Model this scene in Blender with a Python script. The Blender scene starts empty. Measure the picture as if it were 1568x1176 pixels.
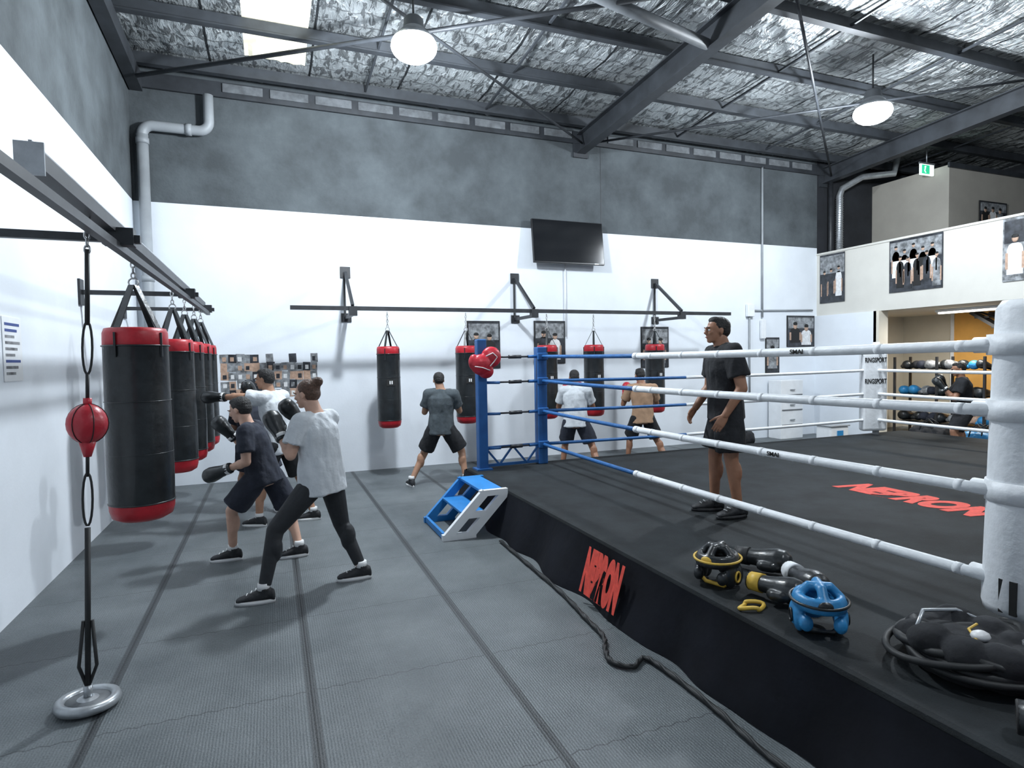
import bpy, bmesh, math, random
from mathutils import Vector, Matrix, noise
random.seed(4)
V = Vector
scene = bpy.context.scene
COL = scene.collection

# ------------------------------------------------------------------ materials
def _mth(nt, op, a, b=None, c=None):
    n = nt.nodes.new('ShaderNodeMath'); n.operation = op
    for i, x in enumerate((a, b, c)):
        if x is None: continue
        if isinstance(x, (int, float)): n.inputs[i].default_value = x
        else: nt.links.new(x, n.inputs[i])
    return n.outputs[0]

def M(name, col, rough=.6, metal=0., ns=0., na=0., bs=0., ba=0., emit=0., coat=0., spec=.5, col2=None, aniso=None):
    m = bpy.data.materials.new(name); m.use_nodes = True
    nt = m.node_tree; b = nt.nodes['Principled BSDF']
    b.inputs['Base Color'].default_value = (*col, 1)
    b.inputs['Roughness'].default_value = rough
    b.inputs['Metallic'].default_value = metal
    b.inputs['Specular IOR Level'].default_value = spec
    b.inputs['Coat Weight'].default_value = coat
    tc = nt.nodes.new('ShaderNodeTexCoord')
    src = tc.outputs['Object']
    if aniso:
        mp = nt.nodes.new('ShaderNodeMapping'); mp.inputs['Scale'].default_value = aniso
        nt.links.new(src, mp.inputs['Vector']); src = mp.outputs['Vector']
    if ns:
        n = nt.nodes.new('ShaderNodeTexNoise'); n.inputs['Scale'].default_value = ns
        n.inputs['Detail'].default_value = 6; n.inputs['Roughness'].default_value = .6
        nt.links.new(src, n.inputs['Vector'])
        r = nt.nodes.new('ShaderNodeValToRGB')
        c2 = col2 or tuple(max(0, c*(1-na)) for c in col)
        c1 = col if col2 else tuple(min(1, c*(1+na)) for c in col)
        r.color_ramp.elements[0].position = .35; r.color_ramp.elements[1].position = .65
        r.color_ramp.elements[0].color = (*c2, 1); r.color_ramp.elements[1].color = (*c1, 1)
        nt.links.new(n.outputs['Fac'], r.inputs['Fac'])
        nt.links.new(r.outputs['Color'], b.inputs['Base Color'])
    if bs:
        n = nt.nodes.new('ShaderNodeTexNoise'); n.inputs['Scale'].default_value = bs
        n.inputs['Detail'].default_value = 4
        nt.links.new(src, n.inputs['Vector'])
        bp = nt.nodes.new('ShaderNodeBump'); bp.inputs['Strength'].default_value = ba
        bp.inputs['Distance'].default_value = .02
        nt.links.new(n.outputs['Fac'], bp.inputs['Height'])
        nt.links.new(bp.outputs['Normal'], b.inputs['Normal'])
    if emit:
        b.inputs['Emission Color'].default_value = (*col, 1)
        b.inputs['Emission Strength'].default_value = emit
    return m

white_wall = M('white_paint', (.76, .80, .85), .75, ns=1.2, na=.04, bs=40, ba=.05)
concrete = M('concrete_render', (.078, .090, .098), .9, ns=1.6, na=.30, bs=25, ba=.25)
dark_wall = M('dark_wall_tone', (.018, .02, .025), .85, ns=2, na=.3)
beige = M('beige_paint', (.66, .62, .53), .8, ns=1.5, na=.05)
office_m = M('office_paint', (.36, .34, .30), .8, ns=1.5, na=.06)
parapet_m = M('cream_paint', (.60, .585, .54), .8, ns=1.5, na=.04)
orange_m = M('orange_paint', (.75, .40, .10), .7, ns=2, na=.1)
steel_dk = M('painted_steel_dark', (.022, .024, .028), .45, ns=8, na=.3)
beam_m = M('roof_steel', (.03, .034, .04), .55, ns=3, na=.3)
steel_md = M('roof_steel_grey', (.12, .13, .14), .55, ns=3, na=.2)
galv = M('galvanised', (.42, .44, .46), .35, metal=.7, ns=10, na=.15)
pvc = M('pvc_pipe', (.30, .32, .34), .5, ns=3, na=.1)
chain_m = M('chain_steel', (.5, .5, .5), .35, metal=.9)
black_vinyl = M('black_vinyl', (.014, .017, .019), .36, ns=7, na=.35, bs=18, ba=.18, coat=.15)
red_vinyl = M('red_vinyl', (.40, .012, .022), .4, ns=6, na=.2, bs=20, ba=.15)
red_glove = M('red_leather', (.45, .02, .035), .35, bs=20, ba=.2, ns=5, na=.15)
white_vinyl = M('white_vinyl', (.84, .86, .88), .5, ns=12, na=.05, bs=25, ba=.2)
rope_blue = M('blue_rope_cover', (.02, .12, .34), .5, ns=12, na=.15, bs=45, ba=.3)
blue_paint = M('blue_post_paint', (.015, .10, .30), .45, ns=5, na=.15)
blue_step = M('blue_step_paint', (.02, .22, .58), .45, ns=5, na=.1)
white_paint = M('white_frame_paint', (.8, .82, .84), .5, ns=6, na=.04)
canvas = M('ring_canvas', (.013, .016, .018), .75, ns=3, na=.4, bs=120, ba=.15, spec=.25)
skirt_m = M('black_skirt', (.005, .006, .010), .75, ns=3, na=.3, bs=6, ba=.35, spec=.18)
red_print = M('red_print', (.75, .075, .05), .7, ns=20, na=.15)
black_print = M('black_print', (.01, .01, .01), .7)
black_rub = M('black_rubber', (.012, .013, .014), .6, ns=8, na=.3)
black_cloth = M('black_cloth', (.013, .014, .017), .9, ns=14, na=.3, bs=14, ba=.5)
dark_grey_cloth = M('slate_cloth', (.065, .08, .09), .9, ns=14, na=.2, bs=14, ba=.5)
navy_cloth = M('navy_cloth', (.022, .026, .04), .9, ns=14, na=.2, bs=14, ba=.5)
white_cloth = M('white_cloth', (.60, .63, .66), .9, ns=9, na=.06, bs=12, ba=.7)
tan_cloth = M('tan_cloth', (.38, .24, .15), .9, ns=9, na=.1, bs=12, ba=.5)
legging = M('black_legging', (.016, .018, .022), .7, ns=20, na=.2, bs=10, ba=.2)
skin_light = M('skin_light', (.56, .34, .25), .5, ns=12, na=.08)
skin_mid = M('skin_tan', (.40, .22, .14), .5, ns=12, na=.08)
skin_brown = M('skin_brown', (.30, .145, .085), .48, ns=12, na=.1)
hair_black = M('hair_black', (.010, .009, .009), .55, ns=60, na=.4, bs=70, ba=.7)
hair_brown = M('hair_brown', (.09, .045, .028), .55, ns=60, na=.4, bs=70, ba=.7)
eye_w = M('eye_white', (.75, .75, .73), .2)
eye_d = M('eye_iris', (.02, .012, .01), .15)
lip_m = M('lip', (.30, .11, .09), .5)
sole_w = M('shoe_sole_white', (.75, .75, .75), .6)
shoe_bk = M('shoe_black', (.014, .015, .018), .6, bs=30, ba=.3, ns=12, na=.3)
paper = M('paper', (.78, .80, .82), .7, ns=5, na=.04)
ink_blue = M('ink_blue', (.05, .08, .25), .7)
pic_dark = M('photo_dark', (.03, .033, .04), .35, ns=9, na=.6)
pic_grey = M('photo_grey', (.22, .23, .24), .35, ns=12, na=.6)
pic_skin = M('photo_skin', (.45, .30, .22), .4, ns=20, na=.2)
pic_white = M('photo_white', (.7, .7, .7), .4, ns=20, na=.15)
pic_red = M('photo_red', (.45, .05, .05), .4)
pic_yel = M('photo_yellow', (.6, .4, .08), .4)
pic_blue = M('photo_blue', (.05, .16, .4), .4)
screen_m = M('tv_screen', (.006, .007, .009), .12, ns=1, na=.1)
tv_body = M('tv_bezel', (.012, .012, .014), .35)
yellow_m = M('yellow_trim', (.65, .42, .06), .5, ns=8, na=.15)
blue_lea = M('blue_leather', (.03, .24, .52), .4, ns=6, na=.2, bs=20, ba=.25)
lamp_e = M('lamp_emitter', (.9, .95, 1.0), .5, emit=60)
fill_tube_e = M('fill_tube_emitter', (1.0, .95, .85), .5, emit=6)
sky_e = M('skylight_sheet', (.88, .86, .68), .5, ns=4, na=.1, emit=.65)
exit_g = M('exit_green', (.02, .45, .22), .5, emit=1.2)
exit_w = M('exit_white', (.8, .95, .88), .5, emit=1.4)
foam_m = M('eave_foam', (.13, .14, .15), .9, ns=6, na=.3)

# roof foil: crinkled reflective insulation
foil = bpy.data.materials.new('roof_foil'); foil.use_nodes = True
nt = foil.node_tree; b = nt.nodes['Principled BSDF']
b.inputs['Metallic'].default_value = .7; b.inputs['Roughness'].default_value = .34
tc = nt.nodes.new('ShaderNodeTexCoord'); mp = nt.nodes.new('ShaderNodeMapping')
mp.inputs['Scale'].default_value = (7.0, 2.2, 1)
nt.links.new(tc.outputs['Object'], mp.inputs['Vector'])
n1 = nt.nodes.new('ShaderNodeTexNoise'); n1.inputs['Scale'].default_value = 2.0; n1.inputs['Detail'].default_value = 5
n1.inputs['Roughness'].default_value = .6; n1.inputs['Distortion'].default_value = .6
nt.links.new(mp.outputs['Vector'], n1.inputs['Vector'])
n2 = nt.nodes.new('ShaderNodeTexNoise'); n2.inputs['Scale'].default_value = .5; n2.inputs['Detail'].default_value = 3
nt.links.new(tc.outputs['Object'], n2.inputs['Vector'])
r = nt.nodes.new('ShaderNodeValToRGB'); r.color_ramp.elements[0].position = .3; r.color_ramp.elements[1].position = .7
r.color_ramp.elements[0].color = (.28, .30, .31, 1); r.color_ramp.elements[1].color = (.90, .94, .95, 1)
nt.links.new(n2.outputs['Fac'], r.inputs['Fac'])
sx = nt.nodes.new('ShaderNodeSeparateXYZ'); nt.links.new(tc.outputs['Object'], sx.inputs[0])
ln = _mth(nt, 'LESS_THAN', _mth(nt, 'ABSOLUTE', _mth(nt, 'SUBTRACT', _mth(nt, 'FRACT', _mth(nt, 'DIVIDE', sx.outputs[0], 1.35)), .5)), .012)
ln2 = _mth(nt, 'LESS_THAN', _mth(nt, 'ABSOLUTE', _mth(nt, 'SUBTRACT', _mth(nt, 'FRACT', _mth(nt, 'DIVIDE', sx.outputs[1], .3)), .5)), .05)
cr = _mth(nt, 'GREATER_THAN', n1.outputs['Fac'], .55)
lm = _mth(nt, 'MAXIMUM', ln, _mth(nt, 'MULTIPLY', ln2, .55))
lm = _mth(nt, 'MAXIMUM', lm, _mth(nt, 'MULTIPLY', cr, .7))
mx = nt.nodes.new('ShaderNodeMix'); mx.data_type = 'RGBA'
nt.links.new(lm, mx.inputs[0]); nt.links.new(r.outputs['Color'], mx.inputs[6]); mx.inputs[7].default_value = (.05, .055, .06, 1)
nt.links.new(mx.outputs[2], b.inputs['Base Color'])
bp = nt.nodes.new('ShaderNodeBump'); bp.inputs['Strength'].default_value = 1.0; bp.inputs['Distance'].default_value = .08
nt.links.new(n1.outputs['Fac'], bp.inputs['Height']); nt.links.new(bp.outputs['Normal'], b.inputs['Normal'])

# rubber gym mats with seams
mats_m = bpy.data.materials.new('rubber_mats'); mats_m.use_nodes = True
nt = mats_m.node_tree; b = nt.nodes['Principled BSDF']
b.inputs['Roughness'].default_value = .5
tc = nt.nodes.new('ShaderNodeTexCoord'); sx = nt.nodes.new('ShaderNodeSeparateXYZ')
nt.links.new(tc.outputs['Object'], sx.inputs[0])
def seam(o, off, per, wid, wob=None):
    a = _mth(nt, 'SUBTRACT', o, off - per*40)
    if wob is not None: a = _mth(nt, 'ADD', a, wob)
    a = _mth(nt, 'DIVIDE', a, per); a = _mth(nt, 'FRACT', a)
    a = _mth(nt, 'SUBTRACT', a, .5); a = _mth(nt, 'ABSOLUTE', a); a = _mth(nt, 'SUBTRACT', .5, a)
    a = _mth(nt, 'MULTIPLY', a, per)
    return _mth(nt, 'LESS_THAN', a, wid)
zig = _mth(nt, 'MULTIPLY', _mth(nt, 'PINGPONG', sx.outputs[0], .045), .35)
s1 = seam(sx.outputs[0], .15, 1.03, .028)
s1b = seam(sx.outputs[0], .15, 1.03, .006)
s2 = seam(sx.outputs[1], .35, 1.03, .004, zig)
nz = nt.nodes.new('ShaderNodeTexNoise'); nz.inputs['Scale'].default_value = 1.1; nz.inputs['Detail'].default_value = 9
nz.inputs['Roughness'].default_value = .65
nt.links.new(tc.outputs['Object'], nz.inputs['Vector'])
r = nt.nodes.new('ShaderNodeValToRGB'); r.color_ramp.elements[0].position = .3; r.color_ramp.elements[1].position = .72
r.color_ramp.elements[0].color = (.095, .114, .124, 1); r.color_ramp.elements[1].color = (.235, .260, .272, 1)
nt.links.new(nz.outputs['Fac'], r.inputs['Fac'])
nf = nt.nodes.new('ShaderNodeTexNoise'); nf.inputs['Scale'].default_value = 90; nf.inputs['Detail'].default_value = 3
nt.links.new(tc.outputs['Object'], nf.inputs['Vector'])
# fine ribbing of the mats, running across
wv = _mth(nt, 'SINE', _mth(nt, 'MULTIPLY', sx.outputs[0], 420.))
mx0 = nt.nodes.new('ShaderNodeMix'); mx0.data_type = 'RGBA'; mx0.blend_type = 'MULTIPLY'
mx0.inputs[0].default_value = .6
nt.links.new(r.outputs['Color'], mx0.inputs[6]); nt.links.new(nf.outputs['Fac'], mx0.inputs[7])
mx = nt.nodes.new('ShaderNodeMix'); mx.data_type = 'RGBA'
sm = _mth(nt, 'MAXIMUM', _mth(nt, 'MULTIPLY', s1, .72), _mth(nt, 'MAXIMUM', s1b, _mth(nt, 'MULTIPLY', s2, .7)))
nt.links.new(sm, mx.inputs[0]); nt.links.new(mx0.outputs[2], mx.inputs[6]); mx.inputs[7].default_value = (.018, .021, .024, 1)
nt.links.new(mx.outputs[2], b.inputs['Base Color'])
bp = nt.nodes.new('ShaderNodeBump'); bp.inputs['Strength'].default_value = .4; bp.inputs['Distance'].default_value = .01
h = _mth(nt, 'SUBTRACT', _mth(nt, 'ADD', nf.outputs['Fac'], _mth(nt, 'MULTIPLY', wv, .12)), sm)
nt.links.new(h, bp.inputs['Height']); nt.links.new(bp.outputs['Normal'], b.inputs['Normal'])

# ------------------------------------------------------------------ mesh builder
def frame(d):
    d = d.normalized()
    a = V((0, 0, 1)) if abs(d.z) < .95 else V((1, 0, 0))
    x = d.cross(a).normalized(); y = d.cross(x).normalized()
    return x, y

class MB:
    def __init__(s): s.bm = bmesh.new(); s.mats = []
    def mi(s, m):
        if m not in s.mats: s.mats.append(m)
        return s.mats.index(m)
    def face(s, vs, m, smooth=False):
        try: f = s.bm.faces.new(vs)
        except ValueError: return None
        f.material_index = s.mi(m); f.smooth = smooth; return f
    def quad(s, pts, m): return s.face([s.bm.verts.new(p) for p in pts], m)
    def box(s, c, size, m, rot=None, bevel=0., seg=2):
        c = V(c); t = bmesh.new(); bmesh.ops.create_cube(t, size=1)
        for v in t.verts: v.co = V((v.co.x*size[0], v.co.y*size[1], v.co.z*size[2]))
        if bevel: bmesh.ops.bevel(t, geom=list(t.edges), offset=bevel, segments=seg, affect='EDGES', profile=.5)
        mp = {}
        for v in t.verts:
            p = v.co.copy()
            if rot is not None: p = rot @ p
            mp[v] = s.bm.verts.new(p + c)
        for f in t.faces: s.face([mp[v] for v in f.verts], m, False)
        t.free()
    def bbox(s, a, b, m, bevel=0.):
        a, b = V(a), V(b)
        s.box((a+b)/2, [abs(b[i]-a[i]) for i in range(3)], m, bevel=bevel)
    def loft(s, secs, m, n=18, caps=True, smooth=True):
        rings = []
        for c, a, bb in secs:
            rings.append([s.bm.verts.new(V(c) + V(a)*math.cos(2*math.pi*i/n) + V(bb)*math.sin(2*math.pi*i/n)) for i in range(n)])
        for r0, r1 in zip(rings, rings[1:]):
            for i in range(n): s.face([r0[i], r0[(i+1) % n], r1[(i+1) % n], r1[i]], m, smooth)
        if caps:
            s.face(list(reversed(rings[0])), m); s.face(rings[-1], m)
    def cyl(s, p0, p1, r0, m, r1=None, n=14, caps=True):
        p0, p1 = V(p0), V(p1); r1 = r0 if r1 is None else r1
        x, y = frame(p1-p0)
        s.loft([(p0, x*r0, y*r0), (p1, x*r1, y*r1)], m, n, caps)
    def bar(s, p0, p1, w, h, m):
        p0, p1 = V(p0), V(p1); d = p1-p0; x, y = frame(d)
        R = Matrix((x, y, d.normalized())).transposed()
        s.box((p0+p1)/2, (w, h, d.length), m, rot=R)
    def sph(s, c, r, m, seg=14, rot=None):
        if isinstance(r, (int, float)): r = (r, r, r)
        c = V(c); rings = []; k = seg//2
        def P(th, ph):
            p = V((r[0]*math.sin(th)*math.cos(ph), r[1]*math.sin(th)*math.sin(ph), r[2]*math.cos(th)))
            if rot is not None: p = rot @ p
            return s.bm.verts.new(c+p)
        top = P(0, 0); bot = P(math.pi, 0)
        for j in range(1, k): rings.append([P(math.pi*j/k, 2*math.pi*i/seg) for i in range(seg)])
        for i in range(seg):
            s.face([top, rings[0][i], rings[0][(i+1) % seg]], m, True)
            s.face([bot, rings[-1][(i+1) % seg], rings[-1][i]], m, True)
        for a, b2 in zip(rings, rings[1:]):
            for i in range(seg): s.face([a[i], b2[i], b2[(i+1) % seg], a[(i+1) % seg]], m, True)
    def tube(s, pts, r, m, n=8, closed=False):
        pts = [V(p) for p in pts]; N = len(pts); rings = []; px = None
        for i, p in enumerate(pts):
            if closed: d = pts[(i+1) % N]-pts[i-1]
            else: d = pts[min(i+1, N-1)]-pts[max(i-1, 0)]
            d.normalize()
            if px is None: x, y = frame(d)
            else:
                x = (px - d*px.dot(d)).normalized(); y = d.cross(x)
            px = x
            rr = r[i] if isinstance(r, (list, tuple)) else r
            rings.append([s.bm.verts.new(p + (x*math.cos(2*math.pi*k/n)+y*math.sin(2*math.pi*k/n))*rr) for k in range(n)])
        rg = list(zip(rings, rings[1:])) + ([(rings[-1], rings[0])] if closed else [])
        for a, b2 in rg:
            for k in range(n): s.face([a[k], a[(k+1) % n], b2[(k+1) % n], b2[k]], m, True)
        if not closed:
            s.face(list(reversed(rings[0])), m); s.face(rings[-1], m)
    def ring(s, c, ax, ay, r, m, n=20):
        c, ax, ay = V(c), V(ax), V(ay)
        s.tube([c+ax*math.cos(2*math.pi*i/n)+ay*math.sin(2*math.pi*i/n) for i in range(n)], r, m, 8, True)
    def lathe(s, c, prof, n=28):
        c = V(c); prev = None
        for r, z, m in prof:
            ring = [s.bm.verts.new(c+V((r*math.cos(2*math.pi*i/n), r*math.sin(2*math.pi*i/n), z))) for i in range(n)]
            if prev:
                for i in range(n): s.face([prev[i], prev[(i+1) % n], ring[(i+1) % n], ring[i]], m, True)
            else: s.face(list(reversed(ring)), m)
            prev = ring
        s.face(prev, prof[-1][2])
    def done(s, name, parent=None, loc=None, fix=True):
        if fix: bmesh.ops.recalc_face_normals(s.bm, faces=s.bm.faces)
        me = bpy.data.meshes.new(name); s.bm.to_mesh(me); s.bm.free()
        for m in s.mats: me.materials.append(m)
        o = bpy.data.objects.new(name, me); COL.objects.link(o)
        if loc: o.location = loc
        if parent: o.parent = parent
        return o

def empty(name, loc=(0, 0, 0), rz=0.):
    e = bpy.data.objects.new(name, None); e.empty_display_size = .2
    e.location = loc; e.rotation_euler = (0, 0, rz); COL.objects.link(e); return e

def blob(mb, name, parent, voxel=.008, sm=4, fac=.5, loc=None, wr=0.):
    """voxel-fuse overlapping closed volumes into one continuous surface"""
    m = mb.mats[0]
    o = mb.done(name)
    r = o.modifiers.new('r', 'REMESH'); r.mode = 'VOXEL'; r.voxel_size = voxel; r.use_smooth_shade = True
    s = o.modifiers.new('s', 'SMOOTH'); s.iterations = sm; s.factor = fac
    dg = bpy.context.evaluated_depsgraph_get(); dg.update()
    me = bpy.data.meshes.new_from_object(o.evaluated_get(dg), depsgraph=dg)
    old = o.data; o.modifiers.clear(); o.data = me; bpy.data.meshes.remove(old)
    me.materials.clear(); me.materials.append(m)
    if wr:   # cloth folds: push vertices out along the normal with stretched noise
        n = len(me.vertices); co = [0.]*(3*n); me.vertices.foreach_get('co', co)
        nn = [0.]*(3*n); me.vertices.foreach_get('normal', nn)
        for i in range(n):
            x, y, z = co[3*i:3*i+3]
            f = noise.noise(V((x*11, y*11, z*4.5+x*5))) + .5*noise.noise(V((x*22+7, y*22, z*9))) + .35
            for q in range(3): co[3*i+q] += nn[3*i+q]*wr*f
        me.vertices.foreach_set('co', co); me.update()
    n = len(me.polygons); me.polygons.foreach_set('use_smooth', [True]*n); me.polygons.foreach_set('material_index', [0]*n)
    me.name = name
    if loc: o.location = loc
    if parent: o.parent = parent
    return o

def text(name, body, size, m, mat4, parent=None, xs=1., bold=.0, shear=0.):
    cu = bpy.data.curves.new(name, 'FONT'); cu.body = body; cu.size = size; cu.extrude = .001
    cu.align_x = 'CENTER'; cu.align_y = 'CENTER'; cu.offset = bold; cu.shear = shear
    o = bpy.data.objects.new(name, cu); COL.objects.link(o)
    dg = bpy.context.evaluated_depsgraph_get(); dg.update()
    me = bpy.data.meshes.new_from_object(o.evaluated_get(dg), depsgraph=dg)
    bpy.data.objects.remove(o); me.materials.clear(); me.materials.append(m)
    me.transform(mat4 @ Matrix.Diagonal((xs, 1, 1, 1)))
    o = bpy.data.objects.new(name, me); COL.objects.link(o)
    if parent: o.parent = parent
    return o

def basis(x, y, o):
    x, y = V(x), V(y); z = x.cross(y)
    m = Matrix.Identity(4)
    for i in range(3): m[i][0] = x[i]; m[i][1] = y[i]; m[i][2] = z[i]; m[i][3] = o[i]
    return m

# ------------------------------------------------------------------ room shell
XL, YB, XR, YF = -1.77, 10.15, 16.5, -3.0
PZ = 4.17
def roofz(y): return 6.12 + .05*(YB-y)
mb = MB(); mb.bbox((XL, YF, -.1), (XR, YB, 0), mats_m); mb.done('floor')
mb = MB()
mb.bbox((XL-.2, YB, -.1), (11.46, YB+.2, PZ), white_wall)
mb.bbox((XL-.2, YB, PZ), (11.46, YB+.2, 6.2), concrete)
mb.bbox((11.46, YB, -.1), (XR+.2, YB+.2, 2.65), beige)
mb.bbox((11.46, YB, 2.65), (XR+.2, YB+.2, 6.2), dark_wall)  # upstairs stretch given a much darker colour
mb.done('wall_back')
mb = MB()
mb.bbox((XL-.2, YF, -.1), (XL, YB, PZ), white_wall)
mb.bbox((XL-.2, YF, PZ), (XL, YB, 6.9), concrete)
mb.done('wall_left')
mb = MB(); mb.bbox((XR, YF, -.1), (XR+.2, YB, 6.9), dark_wall); mb.done('wall_right')
mb = MB()
for x in (5.92,): mb.bbox((x-.006, YB-.004, PZ+.002), (x+.006, YB+.01, 5.8), beam_m)
mb.done('trim_1')

# ceiling: sagging foil bays between purlins
mb = MB()
py = [YB-.35-1.25*k for k in range(11)]
NX = 340
ys = []
y = YB
while y > YF-.01: ys.append(y); y -= .07
grid = []
for yy in ys:
    ph = ((YB-.35-yy)/1.25) % 1.0
    row = []
    for i in range(NX+1):
        x = XL + (XR-XL)*i/NX
        s = math.sin(math.pi*ph)
        z = roofz(yy) - .05*s + .045*s*noise.noise(V((x*7.5, yy*1.6, 0))) + .018*noise.noise(V((x*16, yy*7, 3)))
        row.append(mb.bm.verts.new((x, yy, z+.02)))
    grid.append(row)
for a, b2 in zip(grid, grid[1:]):
    for i in range(NX):
        xm = XL + (XR-XL)*(i+.5)/NX; ym = a[0].co.y
        sk = (-.22 < xm < .62) and (6.0 < ym < 9.5)
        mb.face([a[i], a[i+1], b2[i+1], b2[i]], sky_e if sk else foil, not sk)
mb.done('ceiling')
mb = MB()
for yy in py:
    z = roofz(yy)
    mb.bbox((XL, yy-.035, z-.17), (XR, yy+.035, z-.01), beam_m)
    mb.bbox((XL, yy-.07, z-.175), (XR, yy+.035, z-.155), beam_m)
for x in (1.5, 3.5, 7.4, 9.6, 13.5):
    mb.bar((x, YB-.3, roofz(YB)-.10), (x, YF, roofz(YF)-.10), .03, .03, beam_m)
mb.done('roof_purlins')
for x in (5.48, 11.65):
    mb = MB()
    z0, z1 = roofz(YB)-.17, roofz(YF)-.17
    for (dz, w, hh) in ((-.01, .18, .02), (-.17, .02, .32), (-.34, .18, .02)):
        mb.bar((x, YB, z0+dz), (x, YF, z1+dz), w, hh, beam_m)
    mb.bbox((x-.15, YB-.04, z0-.42), (x+.15, YB, z0), beam_m)
    mb.done('roof_rafter')
mb = MB()   # left edge rafter against wall
mb.bar((XL+.1, YB, roofz(YB)-.28), (XL+.1, YF, roofz(YF)-.28), .16, .22, beam_m)
mb.done('roof_edge_beam')
mb = MB()   # bracing rods
def br(a, b2, r): mb.cyl(a, b2, r, steel_md if r > .03 else beam_m, n=10)
br((XL+.2, 9.6, 5.72), (5.4, 5.2, 5.95), .028)
br((XL+.2, 5.0, 6.0), (5.4, 9.9, 5.72), .02)
br((5.5, 5.2, 5.95), (11.6, 9.9, 5.72), .02)
br((5.5, 9.9, 5.72), (11.6, 5.2, 5.95), .02)
br((5.5, 5.2, 5.95), (11.6, .5, 6.2), .02)
mb.done('roof_bracing')
mb = MB()   # grey strut tube near the centre rafter
mb.cyl((3.1, 6.1, 5.95), (5.4, 6.5, 5.85), .07, steel_md)
mb.done('roof_strut')
mb = MB()   # eave closure boards
mb.bbox((XL, YB-.05, 5.78), (XR, YB, 6.0), beam_m)
x = -.55
while x < 11.2:
    if abs(x+.3-5.48) > .4:
        mb.bbox((x, YB-.075, 5.85), (x+.56, YB-.045, 5.98), foam_m, bevel=.01)
    x += .66
mb.done('trim_2')

# ------------------------------------------------------------------ mezzanine
mb = MB()
mb.bbox((11.46, YF, 2.65), (11.58, YB, 4.02), parapet_m)
mb.bbox((11.44, YF, 4.00), (11.60, YB, 4.04), parapet_m)
mb.done('mezzanine_parapet')
mb = MB(); mb.bbox((11.58, YF, 2.65), (XR, YB, 2.82), beige); mb.done('mezzanine_floor')
mb = MB()
mb.bbox((11.40, 8.66, 0), (11.56, YB, 2.65), white_wall)
mb.bbox((11.40, 8.60, 0), (11.66, 8.72, 2.65), beige)
mb.done('wall_partition')
mb = MB()
mb.bbox((13.2, 8.42, 2.82), (XR, YB, 5.68), office_m)
mb.bbox((13.15, 8.38, 5.62), (XR, 8.42, 5.72), beam_m)
mb.done('wall_office')
mb = MB()
mb.bbox((14.3, 3.0, 0), (14.4, YB, 2.65), beige)
mb.bbox((14.27, 4.5, 0), (14.31, 8.95, 2.65), orange_m)
mb.bbox((14.25, 8.95, 0), (14.32, 9.02, 2.65), white_paint)
mb.done('wall_storeroom')
mb = MB()
mb.bar((13.5, 8.1, 2.6), (13.5, 4.3, 0.0), .22, .06, steel_dk)
mb.bar((14.1, 8.1, 2.6), (14.1, 4.3, 0.0), .22, .06, steel_dk)
for i in range(12):
    t = (i+.5)/12
    mb.box((13.8, 4.3+3.8*t, 2.6*t), (.6, .27, .035), steel_dk)
mb.tube([(13.5, 8.0, 2.6), (13.5, 8.0, 2.62), (13.5, 4.5, .95), (13.5, 4.5, .2)], .02, steel_dk)
mb.done('staircase')
FB = empty('added_fill_batten', (12.6, 7.6, 2.6))  # batten added to brighten the space under the mezzanine
mb = MB()
mb.box((0, 0, .025), (.12, 1.3, .05), white_paint, bevel=.01)
mb.cyl((0, -.6, -.02), (0, .6, -.02), .018, fill_tube_e)
for s in (-.62, .62): mb.box((0, s, -.005), (.05, .03, .06), white_paint)
mb.done('fitting', FB)
La = bpy.data.lights.new('tube', 'AREA'); La.shape = 'RECTANGLE'; La.size = .12; La.size_y = 1.2; La.energy = 75; La.color = (1, .95, .86)  # fill light of the added batten
lo = bpy.data.objects.new('tube', La); lo.location = (0, 0, -.05); COL.objects.link(lo); lo.parent = FB

# exit sign
mb = MB()
mb.bbox((12.75, 8.70, 5.52), (13.15, 8.74, 5.74), exit_w)
mb.bbox((12.77, 8.69, 5.54), (13.0, 8.70, 5.72), exit_g)
mb.bbox((12.72, 8.705, 5.74), (13.18, 8.735, 5.78), galv)
mb.cyl((12.95, 8.72, 5.76), (12.95, 8.72, 6.1), .012, galv)
mb.sph((12.86, 8.685, 5.68), .018, exit_w, 8)
mb.bar((12.86, 8.685, 5.66), (12.84, 8.685, 5.60), .02, .01, exit_w)
mb.bar((12.84, 8.685, 5.60), (12.88, 8.685, 5.56), .012, .01, exit_w)
mb.done('exit_sign')

# ------------------------------------------------------------------ pipes
mb = MB()
cx, cy, pr_ = -1.60, 10.03, .075
mb.cyl((cx, cy, 0), (cx, cy, 5.08), pr_, pvc, n=20)
arc = [(cx, cy, 5.06)]
for i in range(7):
    a = math.pi*i/12; arc.append((cx+.14-.14*math.cos(a), cy, 5.08+.14*math.sin(a)))
arc += [(cx+.72, cy, 5.22)]
for i in range(1, 7):
    a = math.pi*i/12; arc.append((cx+.72+.14*math.sin(a), cy, 5.36-.14*math.cos(a)))
arc += [(cx+.86, cy, 5.75)]
mb.tube(arc, pr_-.004, pvc, 16)
for z in (1.5, 3.0, 4.95): mb.cyl((cx, cy, z), (cx, cy, z+.08), pr_+.01, pvc, n=20)
mb.cyl((cx+.55, cy, 5.22), (cx+.63, cy, 5.22), pr_+.008, pvc, n=20)
mb.done('drain_pipe')
mb = MB()
mb.cyl((9.85, 10.12, 2.6), (9.85, 10.12, 5.8), .022, pvc, n=10)
mb.cyl((9.5, 10.12, 2.75), (11.3, 10.12, 2.78), .018, pvc, n=10)
mb.cyl((9.5, 10.12, 1.0), (9.5, 10.12, 2.75), .02, pvc, n=10)
mb.box((9.5, 10.10, 2.75), (.18, .08, .26), white_paint, bevel=.01)
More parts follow.
